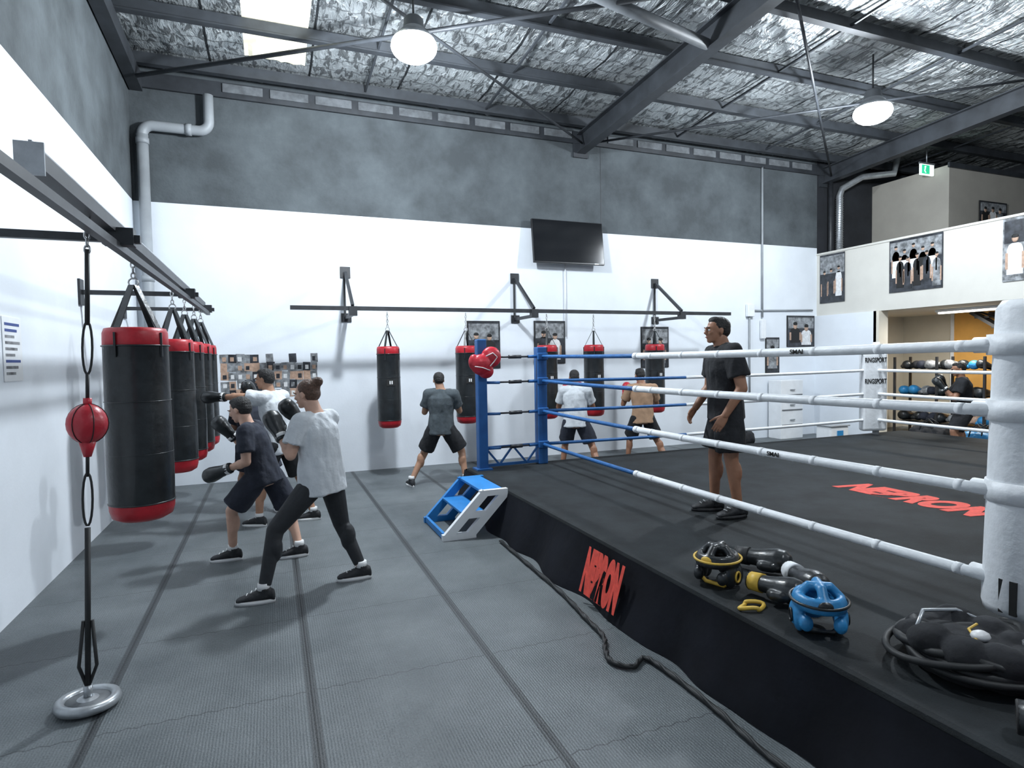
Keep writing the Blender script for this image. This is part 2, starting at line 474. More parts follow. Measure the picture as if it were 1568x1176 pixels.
mb.box((9.85, 10.10, 2.35), (.12, .06, .4), white_paint, bevel=.01)
mb.cyl((5.13, 10.12, 2.2), (5.13, 10.12, 3.6), .012, white_paint, n=8)
mb.done('wall_conduit')
mb = MB()
mb.tube([(11.85, 9.9, 2.9), (11.85, 9.9, 5.3), (11.9, 9.88, 5.45), (12.3, 9.7, 5.7), (12.9, 9.4, 5.75), (13.0, 9.4, 6.1)], .07, galv, 14)
for i in range(28): mb.ring((11.85, 9.9, 3.9+i*.05), (.075, 0, 0), (0, .075, 0), .008, galv, 14)
mb.cyl((11.7, 10.0, 2.9), (11.7, 10.0, 5.9), .05, steel_dk)
mb.done('ventilation_duct')

# ------------------------------------------------------------------ high-bay lamps
def highbay(x, y, z, power):
    e = empty('high_bay_lamp', (x, y, z))
    mb = MB()
    mb.lathe((0, 0, 0), [(.08, .33, steel_md), (.11, .30, steel_md), (.12, .2, steel_md), (.20, .12, galv), (.24, .07, galv), (.235, .065, galv), (.1, .10, galv)])
    mb.cyl((0, 0, .32), (0, 0, roofz(y)-z-.10), .012, steel_dk, n=8)
    mb.done('housing', e)
    mb = MB(); mb.sph((0, 0, .0), (.26, .26, .16), lamp_e, 28)  # oversized bright shape, standing in for the glare around the lamp
    mb.done('glare_diffuser', e)
    L = bpy.data.lights.new('bulb', 'POINT'); L.energy = power; L.shadow_soft_size = .14; L.color = (.85, .93, 1.0)
    o = bpy.data.objects.new('bulb', L); o.location = (0, 0, -.34); o.parent = e; COL.objects.link(o)
highbay(1.62, 6.9, 5.36, 760)
highbay(8.4, 6.46, 5.36, 640)
highbay(3.2, .2, 5.6, 170)  # this lamp and the next: unseen, added as weak fill
highbay(9.6, .2, 5.6, 150)

# ------------------------------------------------------------------ television
e = empty('television', (5.14, 10.0, 3.92)); e.rotation_euler = (math.radians(-6), 0, 0)
mb = MB()
mb.box((0, 0, 0), (1.45, .05, .80), tv_body, bevel=.01)
mb.box((0, -.027, .008), (1.42, .004, .76), screen_m)
mb.box((0, .06, 0), (.5, .08, .35), tv_body, bevel=.01)
mb.box((.55, -.03, -.385), (.08, .004, .012), galv)
mb.done('panel', e)

# ------------------------------------------------------------------ posters
def poster(name, o, xd, zd, w, h, n=4, style=0, rnd=0, framed=True):
    """o centre, xd direction of width, face normal = xd x zd"""
    rr = random.Random(rnd); xd, zd = V(xd), V(zd); nn = xd.cross(zd)
    R = Matrix((xd, zd, nn)).transposed()
    mb = MB()
    def bx(u, v, ww, hh, d, m): mb.box(V(o)+xd*u+zd*v+nn*d, (ww, hh, .004), m, rot=R)
    if framed: mb.box(V(o)+nn*.008, (w+.03, h+.03, .016), black_print, rot=R)
    bx(0, 0, w, h, .016, pic_dark if style != 2 else pic_grey)
    bx(0, h*.28, w*.96, h*.36, .0175, pic_grey if style != 2 else pic_dark)
    k = n
    rows = 2 if n >= 4 else 1
    for rw in range(rows):
        for i in range(k):
            u = w*(-.42+.84*(i+.5)/k) + rr.uniform(-.02, .02)*w + (w*.04 if rw else -w*.02); hh = h*rr.uniform(-.03, .06) + (.10*h if rw == 0 and rows == 2 else -.05*h)
            bw = w*.74/k; dz = .0195+.003*rw
            cl = rr.choice([pic_dark, pic_white, pic_dark, black_print, pic_grey] if style < 2 else [pic_blue, pic_blue, pic_white, pic_yel])
            pts = []
            for (a, b2) in ((-.5, -.42), (-.5, .02), (-.38, .10), (-.15, .14), (.15, .14), (.38, .10), (.5, .02), (.5, -.42)):
                pts.append(V(o)+xd*(u+a*bw)+zd*(b2*h*.9+hh)+nn*dz)
            mb.face([mb.bm.verts.new(p) for p in pts], cl)
            for sx_ in (-.5, .5):
                bx(u+sx_*bw, -.16*h+hh, bw*.16, h*.26, dz+.001, pic_skin)
            mb.sph(V(o)+xd*u+zd*(h*.19+hh)+nn*(dz+.001), (bw*.22, bw*.28 if h > w*.3 else .02, .003), pic_skin, 10, rot=R)
            mb.sph(V(o)+xd*u+zd*(h*.19+hh+bw*.15)+nn*(dz+.002), (bw*.23, bw*.16, .003), black_print, 10, rot=R)
    mb.done(name)
def bp_(x0, x1, z0, z1, n, st, rd, y=YB): poster('boxing_poster', ((x0+x1)/2, y-.002, (z0+z1)/2), (1, 0, 0), (0, 0, 1), x1-x0, z1-z0, n, st, rd)
bp_(3.22, 3.80, 1.66, 2.47, 2, 0, 1)
bp_(4.50, 5.10, 1.72, 2.48, 2, 1, 2)
bp_(6.80, 7.42, 1.60, 2.38, 2, 0, 3)
bp_(8.62, 9.15, 1.45, 2.02, 2, 0, 4)
bp_(9.97, 10.33, 1.42, 2.16, 1, 0, 5)
bp_(10.58, 11.36, 1.98, 2.64, 2, 0, 6)
def pp_(y0, y1, z0, z1, n, st, rd): poster('framed_photo', (11.46-.002, (y0+y1)/2, (z0+z1)/2), (0, -1, 0), (0, 0, 1), abs(y1-y0), z1-z0, n, st, rd, False)
pp_(10.05, 9.42, 2.92, 3.98, 3, 0, 7)
pp_(8.42, 7.39, 2.98, 3.99, 5, 1, 8)
pp_(6.42, 5.45, 2.95, 3.99, 3, 2, 21)
pp_(4.4, 3.4, 3.05, 3.98, 4, 0, 10)
poster('framed_photo', (14.6, 8.40, 4.75), (1, 0, 0), (0, 0, 1), .9, .5, 3, 0, 11)
# photo collage
mb = MB()
rr = random.Random(5)
for j in range(5):
    for i in range(13):
        x = -.66 + i*.108; z = 1.34 + j*.135
        if j == 4 and (i > 4 and i % 3): continue
        w, h = rr.uniform(.105, .125), rr.uniform(.12, .145)
        mb.box((x+rr.uniform(-.01, .01), YB-.002-.001*rr.random(), z+rr.uniform(-.01, .01)), (w, .004, h), rr.choice([pic_grey, pic_dark, pic_grey, pic_skin, pic_grey]),
               rot=Matrix.Rotation(rr.uniform(-.06, .06), 3, 'Y'))
        mb.box((x, YB-.006, z-.01), (w*.45, .002, h*.5), rr.choice([pic_skin, pic_dark, pic_white, pic_grey]))
mb.done('photo_collage')
# rules notice on left wall
mb = MB()
mb.bbox((XL, 5.33, 1.70), (XL+.006, 5.68, 2.17), paper)
for k in range(9):
    z = 2.12-.045*k
    mb.bbox((XL+.006, 5.37, z-.012), (XL+.0075, 5.64-.05*((k*7) % 3), z+.008), ink_blue if k < 2 or k == 6 else pic_grey)
mb.done('wall_notice')

# ------------------------------------------------------------------ bag racks
mb = MB()
RX = -.86
mb.bar((RX, 2.95, 2.62), (RX, 9.35, 2.62), .09, .07, steel_dk)
mb.bar((RX-.0, 2.96, 2.665), (RX, 9.34, 2.665), .012, .075, galv)
mb.bar((RX+.02, 1.6, 2.50), (RX+.08, 9.3, 2.50), .045, .045, steel_dk)
mb.bbox((RX-.05, 2.94, 2.56), (RX+.05, 2.95, 2.69), galv)
for y in (4.2, 7.3, 9.25):
    mb.bar((XL+.005, y, 2.55), (RX+.16, y, 2.55), .045, .045, steel_dk)
    mb.box((XL+.012, y, 2.55), (.02, .14, .26), steel_dk)
    mb.box((RX+.05, y, 2.56), (.16, .09, .10), steel_dk)
mb.done('bag_rack')
mb = MB()
mb.bar((.28, 9.3, 2.6), (8.25, 9.3, 2.6), .06, .06, steel_dk)
for x in (1.16, 4.12, 7.12):
    mb.bar((x, YB-.01, 2.52), (x, 9.3, 2.52), .05, .05, steel_dk)
    mb.bar((x, YB-.04, 3.24), (x, 9.3, 2.64), .045, .045, steel_dk)
    mb.box((x, YB-.012, 3.25), (.16, .02, .18), steel_dk)
    mb.box((x, YB-.012, 2.52), (.16, .02, .14), steel_dk)
    mb.bar((x-.02, YB-.03, 2.52), (x-.02, YB-.03, 3.25), .03, .03, steel_dk)
    mb.box((x, 9.3, 2.56), (.12, .1, .14), steel_dk)
mb.done('bag_rack')

def chain(mb, p0, p1, link=.045, r=.0055):
    p0, p1 = V(p0), V(p1); d = (p1-p0); L = d.length; n = max(1, int(L/(link*.75))); d.normalize()
    x, y = frame(d)
    for i in range(n):
        c = p0 + d*(L*(i+.5)/n)
        mb.ring(c, d*link*.5, (x if i % 2 else y)*link*.28, r, chain_m, 10)

def punch_bag(x, y, zt, zb, r, zr, label=True, big=False):
    mb = MB(); H = zt-zb
    rt = .13 if big else .12
    prof = [(.0*r+.02, 0, red_vinyl), (r*.7, .004, red_vinyl), (r*.93, .03, red_vinyl), (r*1.0, .08, red_vinyl), (r*1.01, rt, red_vinyl),
            (r*1.012, rt+.002, black_vinyl), (r*1.03, H*.3, black_vinyl), (r*1.0, H*.6, black_vinyl), (r*.99, H-rt, black_vinyl),
            (r*.995, H-rt+.002, red_vinyl), (r*.985, H-.04, red_vinyl), (r*.93, H-.008, red_vinyl), (r*.8, H-.003, red_vinyl), (r*.1, H-.02, black_vinyl)]
    mb.lathe((0, 0, 0), prof, 36)
    for z in (rt, H-rt): mb.ring((0, 0, z), (r*1.008, 0, 0), (0, r*1.008, 0), .006, black_vinyl, 36)
    for z in (H*.35, H*.62):
        mb.ring((0, 0, z), (r*1.018, 0, 0), (0, r*1.018, 0), .003, black_vinyl, 36)
    ap = .30 if big else .24
    for k in range(4):
        a = math.pi/4 + k*math.pi/2 + .3
        p = V((r*.96*math.cos(a), r*.96*math.sin(a), H-.05)); q = V((.02*math.cos(a), .02*math.sin(a), H+ap))
        mb.bar(p, q, .045 if big else .03, .008, black_vinyl)
        mb.bar(p+V((0, 0, -.16)), p+V((0, 0, .01)), .05 if big else .035, .012, black_vinyl)
    mb.ring((0, 0, H+ap+.02), (.03, 0, 0), (0, 0, .03), .006, chain_m, 12)
    chain(mb, (0, 0, H+ap+.05), (0, 0, zr-zb-.03))
    if label:
        for (dx, dz, w, h, m) in ((0, H*.56, .13, .10, black_print), (-.045, H*.56, .018, .05, pic_white), (-.015, H*.56, .018, .05, pic_white), (.015, H*.56, .018, .05, pic_white), (.045, H*.56, .018, .05, pic_white)):
            mb.box((dx, -math.sqrt(max(0, (r*1.02)**2-dx*dx))-(.004 if m is pic_white else 0), dz), (w, .008, h), m)
    return mb.done('punching_bag', loc=(x, y, zb))
punch_bag(-.89, 5.0, 2.07, .70, .205, 2.6, big=True, label=False)
for (yy, xx) in ((6.9, -.9), (7.65, -.88), (8.35, -.86), (9.0, -.85)):
    punch_bag(xx, yy, 2.06, .72, .18, 2.6, big=True, label=False)
for x in (1.67, 2.92, 4.35, 5.25, 6.52):
    punch_bag(x, 9.3, 2.03, .78, .175, 2.58)

# floor-to-ceiling ball
mb = MB()
bx = by = 0
mb.ring((bx, by, .035), (.125, 0, 0), (0, .125, 0), .028, galv, 28)
mb.lathe((bx, by, 0), [(.10, 0.008, steel_md), (.115, .012, steel_md), (.115, .045, steel_md), (.05, .05, steel_md), (.03, .06, galv)], 24)
mb.cyl((bx, by, .05), (bx, by, .12), .02, galv)
mb.tube([(bx, by, .10), (bx-.04, by, .22), (bx-.02, by, .46)], .009, black_rub, 6)
mb.tube([(bx, by, .10), (bx+.04, by, .22), (bx+.02, by, .46)], .009, black_rub, 6)
mb.cyl((bx, by, .12), (bx, by, .95), .014, black_rub, n=8)
mb.ring((bx, by, 1.10), (.022, 0, 0), (0, 0, .14), .006, black_rub, 18)
mb.cyl((bx, by, 1.22), (bx, by, 1.38), .009, black_rub, n=8)
mb.sph((bx, by, 1.50), (.095, .095, .105), red_glove, 24)
mb.cyl((bx, by, 1.425), (bx, by, 1.325), .045, red_glove, r1=.018)
mb.cyl((bx, by, 1.595), (bx, by, 1.635), .02, red_glove)
for k in range(6):
    a = math.pi*k/3
    mb.tube([(bx+.096*math.cos(a)*math.sin(t), by+.096*math.sin(a)*math.sin(t), 1.50+.106*math.cos(t)) for t in [math.pi*j/12 for j in range(13)]], .0025, black_print, 5)
mb.cyl((bx, by, 1.62), (bx, by, 1.77), .009, black_rub, n=8)
mb.ring((bx, by, 1.90), (.022, 0, 0), (0, 0, .14), .006, black_rub, 18)
mb.cyl((bx, by, 2.02), (bx, by, 2.42), .012, black_rub, n=8)
chain(mb, (bx, by, 2.4), (bx, by, 2.59))
o = mb.done('floor_to_ceiling_ball', loc=(-.955, 3.74, 0)); o.rotation_euler = (-.03, .03, 0)

# ------------------------------------------------------------------ boxing ring
RG = empty('boxing_ring')
PX0, PX1, PY0, PY1, PH = 2.25, 10.25, .7, 7.28, .44
mb = MB()
mb.bbox((PX0, PY0, PH-.1), (PX1, PY1, PH), canvas, bevel=.03)
mb.bbox((PX0+.1, PY0+.1, 0.0), (PX1-.1, PY1-.1, PH-.06), skirt_m)
mb.done('platform', RG)
mb = MB()   # hanging skirt
def skirt(p0, p1, out):
    p0, p1, out = V(p0), V(p1), V(out); n = int((p1-p0).length/.05); rows = []
    for i in range(n+1):
        t = i/n; p = p0.lerp(p1, t); col = []
        for j in range(10):
            s = j/9; z = PH-.02-(PH-.025)*s
            w = .02 + .13*s**1.3 + s*.06*noise.noise(V((p.x*2.2, p.y*2.2, .5))) + s*.022*math.sin((p.x+p.y)*7+2*noise.noise(V((p.x, p.y, 1))))
            col.append(mb.bm.verts.new((p.x+out.x*w, p.y+out.y*w, z)))
        rows.append(col)
    for a, b2 in zip(rows, rows[1:]):
        for j in range(9): mb.face([a[j], b2[j], b2[j+1], a[j+1]], skirt_m, True)
skirt((PX0, PY0, 0), (PX0, PY1, 0), (-1, 0, 0))
skirt((PX0, PY1, 0), (PX1, PY1, 0), (0, 1, 0))
skirt((PX1, PY0, 0), (PX1, PY1, 0), (1, 0, 0))
skirt((PX0, PY0, 0), (PX1, PY0, 0), (0, -1, 0))
mb.done('skirt', RG)
AX, BX, NY, FY = 3.24, 9.3, 1.77, 7.12
RH = (1.83, 1.515, 1.125, .695)
def ropeline(a, b2, sag=.012):
    a, b2 = V(a), V(b2); n = 24; out = []
    for i in range(n+1):
        t = i/n; p = a.lerp(b2, t); p.z -= sag*4*t*(1-t); out.append(p)
    return out
mb = MB()
for z in RH:
    pts = ropeline((AX, FY, z), (AX, NY, z), .02)
    k = int(24*(FY-4.77)/(FY-NY))
    mb.tube(pts[:k+1], .021, rope_blue, 12); mb.tube(pts[k:], .029, white_vinyl, 12)
    mb.cyl(pts[k], pts[k]+V((0, .06, 0)), .032, white_vinyl)
    for q in pts[k+1:-1:2]: mb.cyl(q-V((0, .02, 0)), q+V((0, .02, 0)), .0305, white_vinyl)
    pts = ropeline((AX, FY, z), (BX, FY, z), .02)
    mb.tube(pts[:10], .021, rope_blue, 12); mb.tube(pts[9:], .023, white_vinyl, 12)
    mb.tube(ropeline((BX, FY, z), (BX, NY, z), .02), .025, white_vinyl, 12)
    mb.tube(ropeline((AX, NY, z), (BX, NY, z), .02), .029, white_vinyl, 12)
mb.done('ropes', RG)
mb = MB()
mb.box((3.34, 1.70, PH+.82), (.13, .13, 1.58), white_vinyl, bevel=.02)
mb.cyl((3.34, 1.70, PH), (3.34, 1.70, 2.07), .045, white_paint)
mb.loft([(V((3.34, 1.76, z)), V((w, 0, 0)), V((0, w, 0))) for z, w in ((PH+.10, .155), (PH+.14, .165), (PH+.7, .15), (PH+1.3, .135), (PH+1.56, .125), (PH+1.6, .10))], white_vinyl, 20)
for k, z in enumerate(RH):
    mb.cyl((3.19, 1.76, z), (3.45, 1.76, z), .04, white_vinyl)
    mb.cyl((3.27, 1.58, z), (3.27, 1.95, z), .04, white_vinyl)
    mb.cyl((3.34, 1.76, z-.05), (3.34, 1.76, z+.05), .158, white_vinyl, n=20)
mb.box((3.185, 1.72, PH+.2), (.012, .03, .16), black_print)
mb.box((3.185, 1.77, PH+.2), (.012, .02, .16), black_print)
mb.box((3.34, 1.70, PH+.02), (.3, .3, .03), steel_dk, bevel=.005)
mb.done('corner_pad_near', RG)
mb = MB()
mb.box((2.40, 7.06, (2.05+PH)/2), (.12, .12, 2.05-PH), blue_paint, bevel=.012)
mb.box((AX, FY+.02, (1.95+PH)/2), (.13, .13, 1.95-PH), blue_paint, bevel=.012)
mb.box((2.40, 7.06, PH+.01), (.2, .2, .02), blue_paint)
for z in (PH+.04, PH+.26): mb.bar((2.4, 7.08, z), (AX, FY, z), .035, .035, blue_paint)
n = 4
for i in range(n):
    xa = 2.45+(AX-2.5)*i/n; xb = 2.45+(AX-2.5)*(i+1)/n
    za, zb_ = (PH+.04, PH+.26) if i % 2 else (PH+.26, PH+.04)
    mb.bar((xa, 7.09, za), (xb, 7.1, zb_), .022, .022, blue_paint)
for z in RH:
    mb.cyl((2.46, 7.07, z), (2.65, 7.08, z-.005), .018, rope_blue)
    mb.cyl((2.65, 7.08, z), (3.05, 7.10, z), .012, steel_dk)
    mb.cyl((2.78, 7.08, z), (2.95, 7.10, z), .026, steel_dk, n=6)
    mb.cyl((3.05, 7.1, z), (3.2, 7.11, z), .02, rope_blue)
    mb.box((AX, FY-.05, z), (.14, .05, .09), blue_paint, bevel=.01)
mb.done('corner_posts_blue', RG)
mb = MB()
for (x, y) in ((BX, FY), (BX, NY)):
    mb.cyl((x+.08, y, PH), (x+.08, y, 1.98), .05, white_paint)
    mb.box((x-.03, y-.03, PH+.72), (.42, .14, 1.30), white_vinyl, rot=Matrix.Rotation(-.35, 3, 'Z'), bevel=.04)
mb.done('corner_pads_far', RG)
Rz = Matrix.Rotation(-.35, 3, 'Z')
for z in (1.68, 1.33, .98):
    xd = Rz @ V((1, 0, 0)); o = V((BX-.03, FY-.03, z)) + Rz @ V((0, -.073, 0))
    text('pad_lettering', 'RINGSPORT', .11, black_print, basis(xd, (0, 0, 1), o), RG, .62, .003)
text('apron_logo', 'NEBRON', .15, red_print, basis((0, -1, 0), V((.30, 0, 1)).normalized(), (PX0-.135, 3.69, .22)) @ Matrix.Diagonal((1, 2.6, 1, 1)), RG, .80, .013)
text('canvas_logo', 'NEBRON', .42, red_print, basis((0, -1, 0), (1, 0, 0), (5.5, 3.84, PH+.002)) @ Matrix.Diagonal((1, 1.25, 1, 1)), RG, .78, .028, .3)
text('rope_lettering', 'SMAI', .042, black_print, basis((0, -1, 0), (0, 0, 1), (AX-.032, 3.2, RH[2]-.015)), RG, 1.2, .001)
text('rope_lettering', 'SMAI', .042, black_print, basis((0, -1, 0), (0, 0, 1), (AX-.032, 3.0, RH[0]-.015)), RG, 1.2, .001)

# ring steps: two raked side frames joined by treads
mb = MB()
x0, x1 = 1.58, 2.19
for (y, m) in ((5.80, white_paint), (6.56, blue_step)):
    mb.bar((x0, y, .03), (x1-.20, y, .45), .055, .085, m)
    mb.bar((x0+.24, y, .03), (x1+.02, y, .43), .055, .085, m)
    mb.bbox((x0-.05, y-.028, 0), (x0+.30, y+.028, .06), m)
    mb.bbox((x1-.26, y-.028, .41), (x1+.04, y+.028, .47), m)
    mb.bbox((x0+.17, y-.028, .20), (x0+.42, y+.028, .26), m)
for (x, z) in ((x0+.28, .25), (x1-.12, .455)):
    mb.box((x, 6.18, z), (.24, .72, .03), blue_step, bevel=.006)
mb.bbox((x0-.04, 5.83, .01), (x0-.01, 6.54, .07), blue_step)
mb.bbox((x0+.39, 5.83, .16), (x0+.41, 6.54, .24), blue_step)
mb.done('ring_steps')

# ------------------------------------------------------------------ gear
def glove_shape(mb, c, g, up, m, s=1.):
    """boxing mitt: g = direction knuckles, up = back of hand"""
    c, g, up = V(c), V(g).normalized(), V(up); up = (up-g*up.dot(g)).normalized(); sd = g.cross(up)
    def L(u, a, b2): return c + g*u*s, sd*a*s, up*b2*s
    mb.loft([L(-.12, .044, .04), L(-.06, .047, .042), L(-.03, .052, .046), L(.01, .062, .055), L(.055, .066, .062), L(.095, .058, .056), L(.118, .035, .036), L(.124, .01, .01)], m, 20)
    t0 = c + sd*.055*s - up*.02*s
    mb.loft([(t0-g*.03*s, g.cross(up)*.02*s, up*.02*s), (t0+sd*.012*s, sd*.026*s, up*.026*s), (t0+g*.05*s+sd*.008*s, sd*.025*s, up*.027*s), (t0+g*.08*s-sd*.005*s, sd*.014*s, up*.015*s)], m, 14)
def glove(name, c, g, up, m, m2=None, s=1.25):
    e = empty(name, c)
    mb = MB(); glove_shape(mb, (0, 0, 0), g, up, m, s); blob(mb, 'mitt', e, .006, 5)
    gg = V(g).normalized(); x, y = frame(gg)
    mb = MB(); mb.loft([(-gg*.155*s, x*.045*s, y*.045*s), (-gg*.09*s, x*.049*s, y*.047*s)], m2 or m, 18)
    mb.ring(-gg*.155*s, x*.04*s, y*.04*s, .007, black_print)
    mb.done('cuff', e)
    return e
def headguard(name, c, rz, m, m2):
    e = empty(name, c, rz)
    mb = MB()
    mb.ring((0, 0, .15), (.10, 0, 0), (0, .115, 0), .028, m, 28)
    mb.ring((0, 0, .175), (.095, 0, 0), (0, .108, 0), .024, m, 28)
    for s in (-1, 1):
        mb.sph((s*.095, -.02, .08), (.03, .06, .075), m, 16)
        mb.sph((s*.075, -.085, .07), (.032, .032, .04), m, 14)
        mb.sph((s*.10, .05, .07), (.026, .05, .065), m, 14)
    mb.sph((0, .11, .09), (.08, .03, .07), m, 16)
    mb.tube([(.0, -.11, .17), (0, -.05, .225), (0, .05, .23), (0, .11, .17)], .025, m, 10)
    mb.tube([(-.1, 0, .17), (-.05, 0, .225), (.05, 0, .225), (.1, 0, .17)], .025, m, 10)
    blob(mb, 'padding', e, .007, 4)
    mb = MB()
    mb.tube([(-.095, -.04, .05), (-.06, -.03, .012), (.06, -.03, .012), (.095, -.04, .05)], .012, m2, 8)
    mb.ring((0, 0, .165), (.131, 0, 0), (0, .146, 0), .007, m2, 28)
    mb.sph((0, -.128, .17), (.035, .015, .025), m2, 12)
    for s in (-1, 1): mb.ring((s*.128, .0, .075), (0, .025, 0), (0, 0, .03), .006, m2, 14)
    mb.done('straps', e)
    return e
headguard('head_guard', (2.46, 2.16, PH-.002), math.radians(-35), blue_lea, black_vinyl)
headguard('head_guard', (2.44, 2.86, PH-.004), math.radians(-70), black_vinyl, yellow_m)
glove('boxing_glove', (2.78, 2.52, PH+.085), (-.3, -1, .05), (0, 0, 1), black_vinyl, white_vinyl, 1.2)
glove('boxing_glove', (2.84, 2.88, PH+.085), (.5, -1, .05), (0, 0, 1), black_vinyl, black_rub, 1.2)
glove('boxing_glove', (2.56, 2.50, PH+.08), (.2, -.8, .05), (0, 0, 1), black_vinyl, yellow_m, 1.15)
glove('boxing_glove', (2.50, 1.10, PH+.085), (.6, -1, .05), (0, 0, 1), red_glove, black_vinyl, 1.3)
mb = MB()
mb.tube([(2.36+.06*math.cos(a)+.02*math.cos(3*a), 2.50+.05*math.sin(a), PH+.012+.008*math.sin(2*a)) for a in [2*math.pi*i/24 for i in range(24)]], .011, yellow_m, 8, True)
mb.done('mouthguard_strap')
GB = empty('gym_bag', (2.74, 1.64, PH)); GB.scale = (1.15, 1.15, 1.1)
mb = MB()
rr = random.Random(2)
mb.sph((0, 0, .06), (.19, .22, .09), black_cloth, 20)
for k in range(9):
    a = k*.7
    mb.sph((.13*math.cos(a), .17*math.sin(a), .08+.04*rr.random()), (.07, .08, .06), black_cloth, 14)
blob(mb, 'bag_body', GB, .009, 2, wr=.012)
mb = MB()
for k in range(11):
    ph = rr.uniform(0, 6); rx, ry = rr.uniform(.10, .22), rr.uniform(.14, .25); ox, oy = rr.uniform(-.05, .05), rr.uniform(-.05, .03)
    mb.tube([(ox+rx*math.cos(a)+.03*math.sin(3*a+ph), oy+ry*math.sin(a)+.03*math.cos(2*a+ph), .05+.045*(1-rx/.23)+.065*(.5+.5*math.sin(a*1+ph))) for a in [2*math.pi*i/40 for i in range(40)]], rr.choice([.009, .014, .018]), black_rub, 8, True)
mb.tube([(-.15, .1, .14), (-.05, .14, .185), (.08, .1, .18), (.15, .0, .14)], .008, galv, 8)
mb.sph((-.04, -.06, .165), (.035, .03, .02), pic_white, 12)
mb.sph((.08, -.16, .15), (.03, .04, .02), pic_grey, 12)
mb.tube([(-.1, -.1, .15), (-.04, -.02, .175), (.04, 0, .17)], .005, yellow_m, 6)
mb.done('bag_straps', GB)
# cable on the floor beside the apron
mb = MB()
ctrl = [(2.04, 5.5), (2.02, 4.8), (2.0, 4.1), (1.95, 3.6), (1.92, 3.32), (1.84, 3.16), (1.80, 3.02), (1.88, 2.92), (2.0, 2.98), (2.03, 2.8), (2.03, 2.4), (2.0, 2.0), (2.04, 1.5), (2.0, 1.0)]
pts = []
for i in range(len(ctrl)-1):
    for t in range(6):
        f = t/6; p0 = ctrl[max(0, i-1)]; p1 = ctrl[i]; p2 = ctrl[i+1]; p3 = ctrl[min(len(ctrl)-1, i+2)]
        q = [.5*((2*p1[k])+(-p0[k]+p2[k])*f+(2*p0[k]-5*p1[k]+4*p2[k]-p3[k])*f*f+(-p0[k]+3*p1[k]-3*p2[k]+p3[k])*f**3) for k in (0, 1)]
        pts.append((q[0], q[1], .018))
mb.tube(pts, .014, black_rub, 8)
for off in (0, math.pi):
    mb.tube([(p[0]+.010*math.cos(i*1.1+off), p[1], p[2]+.004+.008*math.sin(i*1.1+off)) for i, p in enumerate(pts)], .009, black_rub, 6)
mb.done('floor_rope')
# red striking pad strapped on the blue post
FM = empty('striking_pad', (2.40, 6.93, 1.74))
mb = MB()
mb.sph((.09, 0, .09), (.13, .06, .13), red_glove, 20)
mb.sph((-.04, -.01, .0), (.14, .07, .13), red_glove, 20)
mb.sph((.02, 0, -.08), (.10, .055, .09), red_glove, 20)
mb.sph((-.13, 0, .03), (.07, .05, .10), red_glove, 20)
blob(mb, 'pad_body', FM, .008, 5)
mb = MB()
mb.tube([(.0, -.066, .10), (.09, -.064, .14), (.15, -.05, .09), (.10, -.065, .03), (.05, -.073, -.02)], .007, pic_white, 6)
mb.tube([(-.14, -.06, -.02), (-.05, -.083, -.035), (.05, -.066, -.07)], .006, pic_white, 6)
mb.ring((0, .10, 0), (.07, 0, 0), (0, .09, 0), .012, black_rub, 20)
mb.done('pad_trim', FM)

# store area
mb = MB()
for y in (9.2, 8.3, 7.4):
    for x in (12.7, 13.2): mb.bar((x, y, 0), (x, y, 1.7), .04, .04, steel_dk)
for z in (.3, .85, 1.4): mb.bbox((12.7, 7.4, z-.015), (13.2, 9.2, z+.015), steel_dk)
rr = random.Random(9)
for z in (.315, .865, 1.415):
    y = 7.52
    while y < 9.1:
        w = rr.uniform(.1, .16); mt = rr.choice([black_vinyl, black_vinyl, black_cloth, black_vinyl, navy_cloth, blue_lea, pic_grey, pic_skin, red_glove, black_vinyl])
        glove_shape(mb, (12.92, y, z+.11), (rr.uniform(-1, -.3), rr.uniform(-.6, .6), .1), (0, 0, 1), mt, rr.uniform(1.4, 1.8))
        y += .19
mb.done('equipment_shelf')
mb = MB()
mb.box((10.6, 9.0, .17), (.5, .36, .32), white_paint, bevel=.03)
mb.box((10.6, 9.0, .345), (.54, .40, .03), pvc, bevel=.01)
mb.box((10.6, 8.81, .2), (.16, .01, .1), blue_lea)
mb.done('storage_tub')
def duffel(c, rz, L, r, mat):
    e = empty('duffel_bag', c, rz)
    mb = MB()
    mb.loft([(V((0, u*L, r*.9)), V((r*w, 0, 0)), V((0, 0, r*.9*w))) for u, w in ((-.5, .5), (-.48, .85), (-.3, 1), (0, 1.06), (.3, 1), (.48, .85), (.5, .5))], mat, 20)
    mb.sph((r*.8, 0, r*.6), (r*.4, L*.3, r*.5), mat)
    blob(mb, 'bag', e, .012, 3, wr=.02)
    mb = MB()
    for s in (-1, 1):
        mb.tube([(s*r*.9, -L*.2, r*1.1), (s*r*.5, -L*.17, r*2.1), (s*r*.3, 0, r*2.5), (s*r*.5, L*.17, r*2.1), (s*r*.9, L*.2, r*1.1)], .012, black_rub, 8)
    mb.tube([(0, -L*.42, r*1.75), (0, 0, r*1.9), (0, L*.42, r*1.75)], .006, galv, 6)
    mb.done('handles', e)
duffel((8.65, 9.5, 0), 1.3, .55, .16, black_cloth)
duffel((11.9, 7.9, 0), .2, .6, .20, black_cloth)
duffel((12.1, 7.0, 0), .9, .5, .18, navy_cloth)
duffel((11.7, 6.9, 0), .2, .5, .20, blue_lea)
mb = MB()
mb.bbox((10.0, 9.75, 0), (10.02+.6, 10.1, 1.25), white_paint, bevel=.01)
for z in (.3, .62, .94): mb.bbox((10.03, 9.735, z-.01), (10.59, 9.75, z+.01), steel_md); mb.bbox((10.25, 9.72, z+.1), (10.37, 9.75, z+.12), galv)
mb.done('filing_cabinet')

